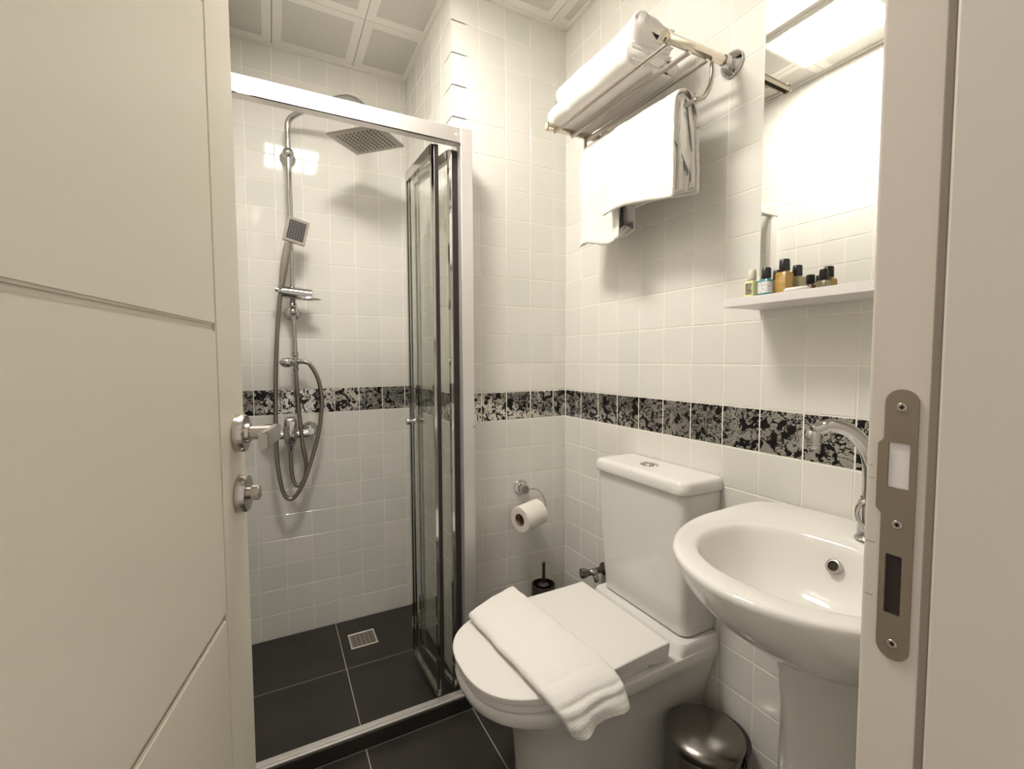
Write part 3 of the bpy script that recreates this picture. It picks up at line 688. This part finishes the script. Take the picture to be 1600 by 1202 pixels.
# ------------------------------------------------------------------ wash basin
BC = -1.03
def basin_out(s, n=72, inset=0, ysh=0):
    """outline scaled by s about the bowl centre, flat at the wall"""
    P = []
    for k in range(n):
        a = 2*PI*k/n; c_, q_ = math.cos(a), math.sin(a)
        if c_ < 0: x = -.165+(.283-inset)*c_; y = (.228-inset)*q_
        else:
            e = .42; x = -.165+(.163-inset)*abs(c_)**e; y = (.228-inset)*math.copysign(abs(q_)**.55, q_)*(1-.05*abs(c_))
        P.append((x, BC+y))
    cx0 = -.165
    return [(min(-.002, cx0*(1-s)+x*s+ (0)), BC+(y-BC)*s) for x, y in P]
ZB = .800
def bowl_in(s, n=72):
    P = []
    for k in range(n):
        a = 2*PI*k/n; c_, q_ = math.cos(a), math.sin(a)
        cx0, cy0 = -.252, BC
        if c_ < 0: x = cx0+.146*c_*s
        else: x = cx0+.116*math.copysign(abs(c_)**.7, c_)*s
        y = cy0+.160*math.copysign(abs(q_)**.92, q_)*s
        P.append((x, y))
    return P
def rr(P, z): return [(x, y, z) for x, y in P]
def shift(P, dx): return [(min(-.002, x+dx), y) for x, y in P]
t = thing('wash_basin', 'white oval pedestal wash basin beneath the mirror shelf', 'basin', (-.2, BC, 0))
bm = nb()
def lift(P, z):   # back ledge slightly raised
    return [(x, y, z+.006*max(0, min(1, (x+.16)/.1))) for x, y in P]
R = [rr(shift(basin_out(.30), .045), .615), rr(shift(basin_out(.36), .042), .62), rr(shift(basin_out(.50), .032), .640), rr(shift(basin_out(.68), .018), .672), rr(shift(basin_out(.83), .008), .712), rr(basin_out(.93), .750),
     rr(basin_out(.975), .775), rr(basin_out(.995), .787), lift(basin_out(1.0), .795), lift(basin_out(.985), .7995), lift(basin_out(.965), .8005),
     lift(bowl_in(1.07), .800), rr(bowl_in(1.03), .799), rr(bowl_in(1.0), .795), rr(bowl_in(.975), .786), rr(bowl_in(.93), .766), rr(bowl_in(.86), .738), rr(bowl_in(.74), .712), rr(bowl_in(.55), .693), rr(bowl_in(.32), .683), rr(bowl_in(.12), .680)]
rings(bm, R); obj('bowl', bm, M_por, t, True, angle=60)
bm = nb(); R = []
for z, a, b in ((0, .118, .102), (.01, .122, .106), (.04, .112, .098), (.30, .104, .091), (.50, .102, .090), (.60, .110, .100), (.66, .125, .115)):
    R.append([(-.122-a*math.cos(2*PI*k/40), BC+math.copysign(b*abs(math.sin(2*PI*k/40))**.85, math.sin(2*PI*k/40)), z) for k in range(40)])
rings(bm, R); obj('pedestal', bm, M_por, t, True, angle=60)
# overflow and waste
oc = Vector((-.1500, BC+.010, .763)); on = Vector((-.86, 0, .5)).normalized()
bm = nb(); lathe(bm, oc, on, [(-.002, .0125), (.002, .0125), (.0035, .0105), (.0035, .0085), (.0008, .0080)], 24); ov = obj('overflow_ring', bm, M_nickel, t, True, angle=40)
bm = nb(); lathe(bm, oc, on, [(.0005, .008), (.0010, .008), (.0011, .0005)], 20); obj('overflow_hole', bm, M_hole, ov)
bm = nb(); lathe(bm, (-.255, BC, .680), (0, 0, 1), [(0, .022), (.002, .022), (.003, .018), (.0015, .015), (.0015, .001)], 24); obj('waste', bm, M_chrome, t, True, angle=40)

# basin faucet
FX, FY = -.088, -1.043
t = thing('basin_tap', 'chrome swan-neck basin tap turned towards the toilet', 'tap', (FX, FY, .806))
bm = nb(); lathe(bm, (FX, FY, .8065), (0, 0, 1), [(0, .0215), (.002, .022), (.005, .0195), (.008, .0185), (.052, .0180), (.055, .0185), (.064, .0185), (.068, .016), (.072, .015)], 28); obj('body', bm, M_chrome, t, True, angle=40)
tip = Vector((-.157, -.984, .982))
pth = smoothpath([(FX, FY, .872), (FX+.001, FY+.001, .91), (FX-.003, FY+.003, .945), (FX-.013, FY+.010, .972), (FX-.030, FY+.024, .9925), (FX-.050, FY+.041, 1.000), (tip.x+.012, tip.y-.010, .996), (tip.x, tip.y, .990)], 6)
bm = nb(); tube(bm, pth, [.0135-.003*i/len(pth) for i in range(len(pth))], 14); obj('spout', bm, M_chrome, t, True)
bm = nb(); lathe(bm, tip+Vector((0, 0, .002)), (0, 0, -1), [(-.006, .009), (0, .0125), (.012, .0130), (.016, .0125), (.017, .0115), (.022, .0112), (.024, .010), (.024, .001)], 24); obj('aerator', bm, M_chrome, t, True, angle=35)
bm = nb(); k0 = Vector((FX-.008, FY+.002, .860)); R = []
dd = Vector((-.80, -.25, .0)).normalized(); uu = Vector((0, 0, 1)); ww = dd.cross(uu)
P = [k0+dd*.013+(ww*math.cos(a)*.0125+uu*math.sin(a)*.0205)-uu*.006 for a in [2*PI*k/28 for k in range(28)]]
for k in range(28):
    tg = (P[(k+1) % 28]-P[k-1]).normalized(); a_ = tg.cross(dd).normalized()
    R.append([P[k]+a_*.0034*math.cos(b)+dd*.0034*math.sin(b) for b in [2*PI*j/8 for j in range(8)]])
rings(bm, R, closed=True); obj('ring_lever', bm, M_chrome, t, True)

# ------------------------------------------------------------------ mirror, glowing top strip, shelf
MY0, MY1 = -1.25, -.775
bm = nb(); box(bm, -.006, -.0008, MY0, MY1, 1.242, 1.820); mi = meta(obj('mirror', bm, [M_gedge, M_mirror], origin=(0, -1, 1.242)), 'frameless wall mirror above the shelf', 'mirror')
for f in mi.data.polygons:
    if f.normal.x < -.9: f.material_index = 1
bm = nb(); box(bm, -.0065, -.0008, MY0, MY1, 1.8215, 1.893, .001, 1); meta(obj('mirror_top_strip', bm, M_frost), 'bright frosted glowing strip along the top of the mirror', 'lamp')  # bright frosted strip; its brightness is emission set in the material
bm = nb(); box(bm, -.120, -.0008, -1.25, -.772, 1.2235, 1.2405, .0007, 1); meta(obj('mirror_shelf', bm, M_white), 'thin white board shelf below the mirror', 'shelf')

# toiletries
ZS = 1.2405
def bottle(x, y, w, d, hb, hc, body, cap, labelmat, label, name='bottle', capr=.0085, ang=0):
    t = thing(name, label, 'bottle', (x, y, ZS), 'small toiletry bottles on the mirror shelf')
    def rect(w, d, z, r):
        P = []
        for sx, sy, a0 in ((1, 1, 0), (-1, 1, 90), (-1, -1, 180), (1, -1, 270)):
            for k in range(4):
                a = math.radians(a0+30*k); px, py = sx*(w/2-r)+r*math.cos(a), sy*(d/2-r)+r*math.sin(a)
                ca, sa = math.cos(ang), math.sin(ang); P.append((x+px*ca-py*sa, y+px*sa+py*ca, z))
        return P
    bm = nb(); rings(bm, [rect(w-.003, d-.003, ZS, .003), rect(w, d, ZS+.0015, .003), rect(w, d, ZS+hb-.004, .003), rect(w-.004, d-.004, ZS+hb-.0008, .003), rect(.010, .010, ZS+hb, .004), rect(.010, .010, ZS+hb+.003, .004)])
    obj('body', bm, body, t, True, angle=35)
    bm = nb(); lathe(bm, (x, y, ZS+hb+.0015), (0, 0, 1), [(0, capr), (.001, capr+.0004), (hc-.002, capr), (hc, capr-.0015), (hc, .0005)], 20); obj('cap', bm, cap, t, True, angle=40)
    if labelmat:
        bm = nb(); R = [rect(w+.0006, d+.0006, ZS+z, .003) for z in (hb*.14, hb*.82)]; rings(bm, R, False, False); obj('paper_label', bm, labelmat, t, True, angle=35)
bottle(-.100, -.822, .021, .021, .034, .021, M_lime, M_cap_w, None, 'bottle of pale lime gel with milky cap and brown label, first on the shelf', capr=.0080)
bm = nb(); box(bm, -.1112, -.1106, -.829, -.816, ZS+.006, ZS+.028); bpy_l = obj('brown_label', bm, M_blabel, bpy.data.objects['bottle'])
bottle(-.100, -.853, .022, .022, .033, .021, M_teal, M_black, M_label, 'teal bottle with black cap and white printed label')
bottle(-.063, -.853, .022, .022, .033, .019, M_umber, M_black, None, 'black capped bottle mostly hidden behind the teal one')
bottle(-.083, -.879, .025, .024, .044, .023, M_amber, M_black, None, 'tallest amber bottle with black cap, in the middle of the shelf', capr=.0092)
bottle(-.052, -.886, .022, .022, .036, .021, M_olive, M_black, None, 'olive bottle with black cap between the tall amber one and the mirror')
bm = nb(); q = bmesh.ops.create_cube(bm, size=1)['verts']
for v in q: v.co = Vector((-.101+v.co.x*.022, -.914+v.co.y*.046+v.co.x*.01, ZS+.004+v.co.z*.008))
bmesh.ops.bevel(bm, geom=list({e for v in q for e in v.link_edges}), offset=.0026, segments=3, affect='EDGES')
meta(obj('soap_bar', bm, mat('white_soap', (.86, .82, .80), .35), smooth=True), 'flat white wrapped soap lying in front of the bottles', 'soap')

# ------------------------------------------------------------------ towel rack
t = thing('towel_rack', 'chrome towel rack on the right wall above the toilet', 'towel rack', (0, -.45, 1.80))
ya, yb = -.690, -.221
for yy, zz in ((ya, 1.806), (yb, 1.824)):
    bm = nb(); lathe(bm, (0, yy, zz), (-1, 0, 0), [(0, .028), (.003, .030), (.007, .029), (.016, .020), (.020, .014), (.034, .0125)], 28); fl_ = obj('wall_flange', bm, M_chrome, t, True, angle=50)
    bm = nb(); lathe(bm, (-.028, yy, zz), (-1, 0, -.02), [(0, .009), (.006, .011), (.180, .0105), (.184, .0125), (.193, .0125), (.196, .0105), (.196, .0005)], 8 if yy == ya else 14); obj('arm', bm, mat('rack_chrome', (.66, .60, .50), .12, 1), t, True, angle=25)
for xx, dz in ((-.205, -.010), (-.142, -.010), (-.085, -.010)):
    bm = nb(); cyl(bm, (xx, ya, 1.803+dz), (xx+.012, yb, 1.820+dz), .0055, 12); obj('bar', bm, M_steel, t, True, angle=40)
LB0, LB1 = Vector((-.118, ya, 1.697)), Vector((-.086, yb, 1.740))
bm = nb(); tube(bm, smoothpath([(-.070, ya, 1.790), (-.070, ya, 1.765), (-.078, ya, 1.735), (-.096, ya, 1.708), LB0, LB0+Vector((0, .004, -.001))], 6), .0055, 10)
tube(bm, smoothpath([(-.078, yb, 1.812), (-.078, yb, 1.765), (-.080, yb, 1.748), LB1, LB1+Vector((0, -.004, 0))], 6), .0050, 10); cyl(bm, LB0, LB1, .0055, 12); obj('lower_bar', bm, M_steel, t, True, angle=40)

# ------------------------------------------------------------------ towels
def resample(P, n):
    P = [Vector((p[0], p[1])) for p in P]; L = [0]
    for i in range(1, len(P)): L.append(L[-1]+(P[i]-P[i-1]).length)
    out = []; j = 0
    for k in range(n):
        s = L[-1]*k/(n-1)
        while j < len(L)-2 and L[j+1] < s: j += 1
        f = (s-L[j])/max(1e-9, L[j+1]-L[j]); out.append(P[j].lerp(P[j+1], f))
    return out
def spl(P, k=8): return [(v.x, v.y) for v in smoothpath([(p[0], p[1], 0) for p in P], k)]
def cloth(bm, path, t, y0, y1, ny=40, n=70, warp=None, amp=.002, seed=0):
    Q = resample(path, n); h = t/2; ring = []; nrm = []
    for i in range(n):
        d = (Q[min(i+1, n-1)]-Q[max(i-1, 0)]).normalized(); nrm.append(Vector((-d.y, d.x)))
    dend = (Q[-1]-Q[-2]).normalized(); dst = (Q[0]-Q[1]).normalized()
    def section(hh):
        a = [Q[i]+nrm[i]*hh for i in range(n)]; b = [Q[i]-nrm[i]*hh for i in range(n-1, -1, -1)]
        return a+[Q[-1]+dend*hh*.8]+b+[Q[0]+dst*hh*.8]
    R = []
    for k in range(ny+1):
        u = k/ny; e = min(u, 1-u)*ny
        hh = h*(.45 if e < .5 else .82 if e < 1.5 else 1); y = y0+(y1-y0)*u
        r = []
        for p in section(hh):
            v = Vector((p.x, y, p.y))
            if warp: v = warp(v, u)
            q = noise.noise_vector(v*22+Vector((seed, 0, 0)))*amp + noise.noise_vector(v*75+Vector((0, seed, 0)))*amp*.45
            r.append(v+q)
        R.append(r)
    rings(bm, R, True, True)
def towel(name, label, parts, group=None, cat='towel'):
    bm = nb()
    for p in parts: cloth(bm, **p)
    bmesh.ops.triangulate(bm, faces=[f for f in bm.faces if len(f.verts) > 4])
    o = obj(name, bm, M_towel, smooth=True); return meta(o, label, cat, group)
# lower folded towel: folds closed at the wall side, free edge in front
def Ufold(xo, xc, z0, z1, k=8):        # open end xo, closed end xc
    s = 1 if xc > xo else -1; r = (z1-z0)/2; P = [(xo, z0)]
    for i in range(k+1):
        a = -PI/2+PI*i/k; P.append((xc-s*r+s*r*math.cos(a), (z0+z1)/2+r*math.sin(a)))
    P.append((xo, z1)); return P
zr = 1.8075
def wslant(v, u):       # follow the slight slope of the rack
    v.z += (v.y+.69)*.034; v.x += (v.y+.69)*.022; return v
def wl(dy):
    def w(v, u):
        wslant(v, u); v.y += dy*(1-u); return v
    return w
T1 = [dict(path=Ufold(-.078, -.222, zr+.0065, zr+.0530), t=.0092, y0=-.572, y1=-.213, warp=wslant, seed=1, amp=.0028, ny=60),
      dict(path=Ufold(-.206, -.056, zr+.0165, zr+.0435), t=.0082, y0=-.575, y1=-.218, warp=wslant, seed=2, amp=.0022),
      dict(path=Ufold(-.200, -.068, zr+.0255, zr+.0350), t=.0070, y0=-.568, y1=-.22, warp=wslant, seed=3, amp=.0020)]
towel('folded_towel', 'white folded bath towel, lower of the two lying on the rack', T1, 'folded towels on the rack')
def w2(v, u):
    wslant(v, u); f = max(0, 1-u/.20); h_ = max(0, min(1, (v.z-1.893)/.012)); v.z += .014*f*f*h_*max(0, min(1, (-v.x-.12)/.07)); v.y -= .012*f*h_; return v
T2 = [dict(path=Ufold(-.085, -.207, zr+.0620, zr+.1085), t=.0092, y0=-.575, y1=-.236, warp=w2, seed=20, amp=.0030, ny=60),
      dict(path=Ufold(-.080, -.190, zr+.0725, zr+.0985), t=.0082, y0=-.580, y1=-.240, warp=wslant, seed=22, amp=.0022),
      dict(path=Ufold(-.084, -.175, zr+.0810, zr+.0905), t=.0070, y0=-.574, y1=-.240, warp=wslant, seed=25, amp=.0020)]
towel('folded_towel', 'white folded bath towel, upper of the two lying on the rack', T2, 'folded towels on the rack')
# hanging towels
def bar_at(y):
    u = (y-ya)/(yb-ya); return LB0.lerp(LB1, u)
def hang(zf, zbk, off, xf, xb):
    """over the bar: front hem height zf, rear hem height zbk, radial offset"""
    bx, bz = -.102, 1.7185; r = .006+off; P = [(xf-off, zf), (xf-off*.9, zf+.06), (bx-r-.006, bz-.05)]
    for i in range(9):
        a = PI-PI*i/8; P.append((bx+r*math.cos(a), bz+r*math.sin(a)))
    P += [(bx+r+.004, bz-.05), (xb+off, zbk+.05), (xb+off, zbk)]
    return spl(P, 4)
def hw1(v, u):
    # v.y runs far (-.24) to near ; spread towards the hem
    b = bar_at(v.y); f = max(0, (1.7185-v.z)/.27); v.x += b.x+.102; v.z += (b.z-1.7185)*(1-f*.3); v.y += .026*f*(1-u)-.0*f
    v.x += .007*math.sin(u*9+f*2)*f; v.z += .010*math.sin(u*5.5+.6)*f; return v
T3 = []
for k, (zf, zbk) in enumerate(((1.462, 1.485), (1.456, 1.480), (1.459, 1.483), (1.450, 1.476))):
    T3.append(dict(path=hang(zf, zbk, .0020+.0076*k, -.105+.001*k, -.097), t=.0078, y0=-.262, y1=-.432-.005*k, warp=hw1, seed=40+k, amp=.0016, ny=36, n=90))
for k, xx in enumerate((-.098, -.1065)): T3.append(dict(path=[(xx, 1.466+.006*k), (xx-.001, 1.60), (-.1005-.003*k, 1.712)], t=.0075, y0=-.264, y1=-.430, warp=hw1, seed=80+k, amp=.0012, ny=30, n=30))
towel('hanging_towel', 'white hand towel hanging lowest at the far end of the bar', T3, 'hand towels hanging from the rack')
def hw2(v, u):
    b = bar_at(v.y); f = max(0, (1.7185-v.z)/.24); v.x += b.x+.102; v.z += (b.z-1.7185)*(1-f*.2); v.y += .010*f*(1-u)-.012*f*u
    v.x += -.010*f*(1-u)+.006*math.sin(u*7+1+f*3)*f; v.z += .012*math.sin(u*4.2)*f; return v
T4 = []
for k, (zf, zbk) in enumerate(((1.532, 1.545), (1.526, 1.541), (1.518, 1.536), (1.508, 1.530))):
    T4.append(dict(path=hang(zf, zbk, .0020+.0088*k, -.110-.003*k, -.092), t=.0080, y0=-.418, y1=-.652-.006*(k % 2), warp=hw2, seed=60+k, amp=.0017, ny=44, n=90))
for k, xx in enumerate((-.094, -.1015, -.109)): T4.append(dict(path=[(xx, 1.530+.005*k), (xx-.001, 1.62), (-.098-.004*k, 1.710)], t=.0080, y0=-.420, y1=-.650+.004*k, warp=hw2, seed=90+k, amp=.0012, ny=36, n=30))
towel('hanging_towel', 'white hand towel hanging higher at the near end of the bar', T4, 'hand towels hanging from the rack')

# bath mat towel folded over the toilet lid
bm = nb()
def lidz(x): return .4355+.033*(x+.62)
def strip_towel(bm, hwid, th, off, s0, s1, seed):
    path = smoothpath([(0, -.335, 0), (0, -.45, 0), (0, -.60, 0), (0, -.685, -.001), (0, -.712, -.007), (0, -.727, -.022), (0, -.732, -.036), (0, -.734, -.046)], 14)
    path = path[s0:len(path)-s1]; R = []; K = len(path); n = 36
    for k, p in enumerate(path):
        u = k/(K-1); d = (path[min(k+1, K-1)]-path[max(k-1, 0)]).normalized(); nn = Vector((0, -d.z, d.y)); 
        if nn.z < 0: nn = -nn
        if nn.length < .1: nn = Vector((0, -1, 0))
        e = min(k, K-1-k); f = (.55, .85, .96, 1)[min(k, 3)] if k < K/2 else (.9, .97, 1, 1)[min(e, 3)]
        r = []; drop = max(0, -p.z)/.046
        for j in range(n):
            a = 2*PI*j/n; c_, q_ = math.cos(a), math.sin(a)
            px = hwid*math.copysign(abs(c_)**.8, c_); pt = th*f*math.copysign(abs(q_)**.6, q_)
            xc_ = -.468+(-.335-p.y)*.062
            x = xc_+px*(1-.03*(1-f)); fa = max(0, 1-k/8)
            v = Vector((x, p.y, 0))+nn*(pt+off)+Vector((0, 0, p.z))
            v.z += lidz(x)+.002; v.y += (px)*.42*fa
            v.z += -px*.16*drop*-1*0
            v.z += px*.12*drop; v.y += .007*math.sin(px*50+1)*drop; v.x += .040*drop*max(0, -px/hwid)
            g_ = 0
            for gy in (.672, .690, .726, .742): g_ += math.exp(-((abs(p.y)+abs(min(0, p.z))*.6-gy)/.0035)**2)
            if q_ > 0: v -= nn*.0034*g_*(1 if abs(c_) < .9 else .3)
            q = noise.noise_vector(v*24+Vector((seed, 0, 0)))*.0024+noise.noise_vector(v*80)*.0011
            r.append(v+q)
        R.append(r)
    rings(bm, R)
strip_towel(bm, .0845, .0150, .0155, 0, 0, 8)
bmesh.ops.triangulate(bm, faces=[f for f in bm.faces if len(f.verts) > 4])
meta(obj('bath_mat', bm, M_towel, smooth=True), 'white folded terry bath mat draped over the toilet lid', 'towel')
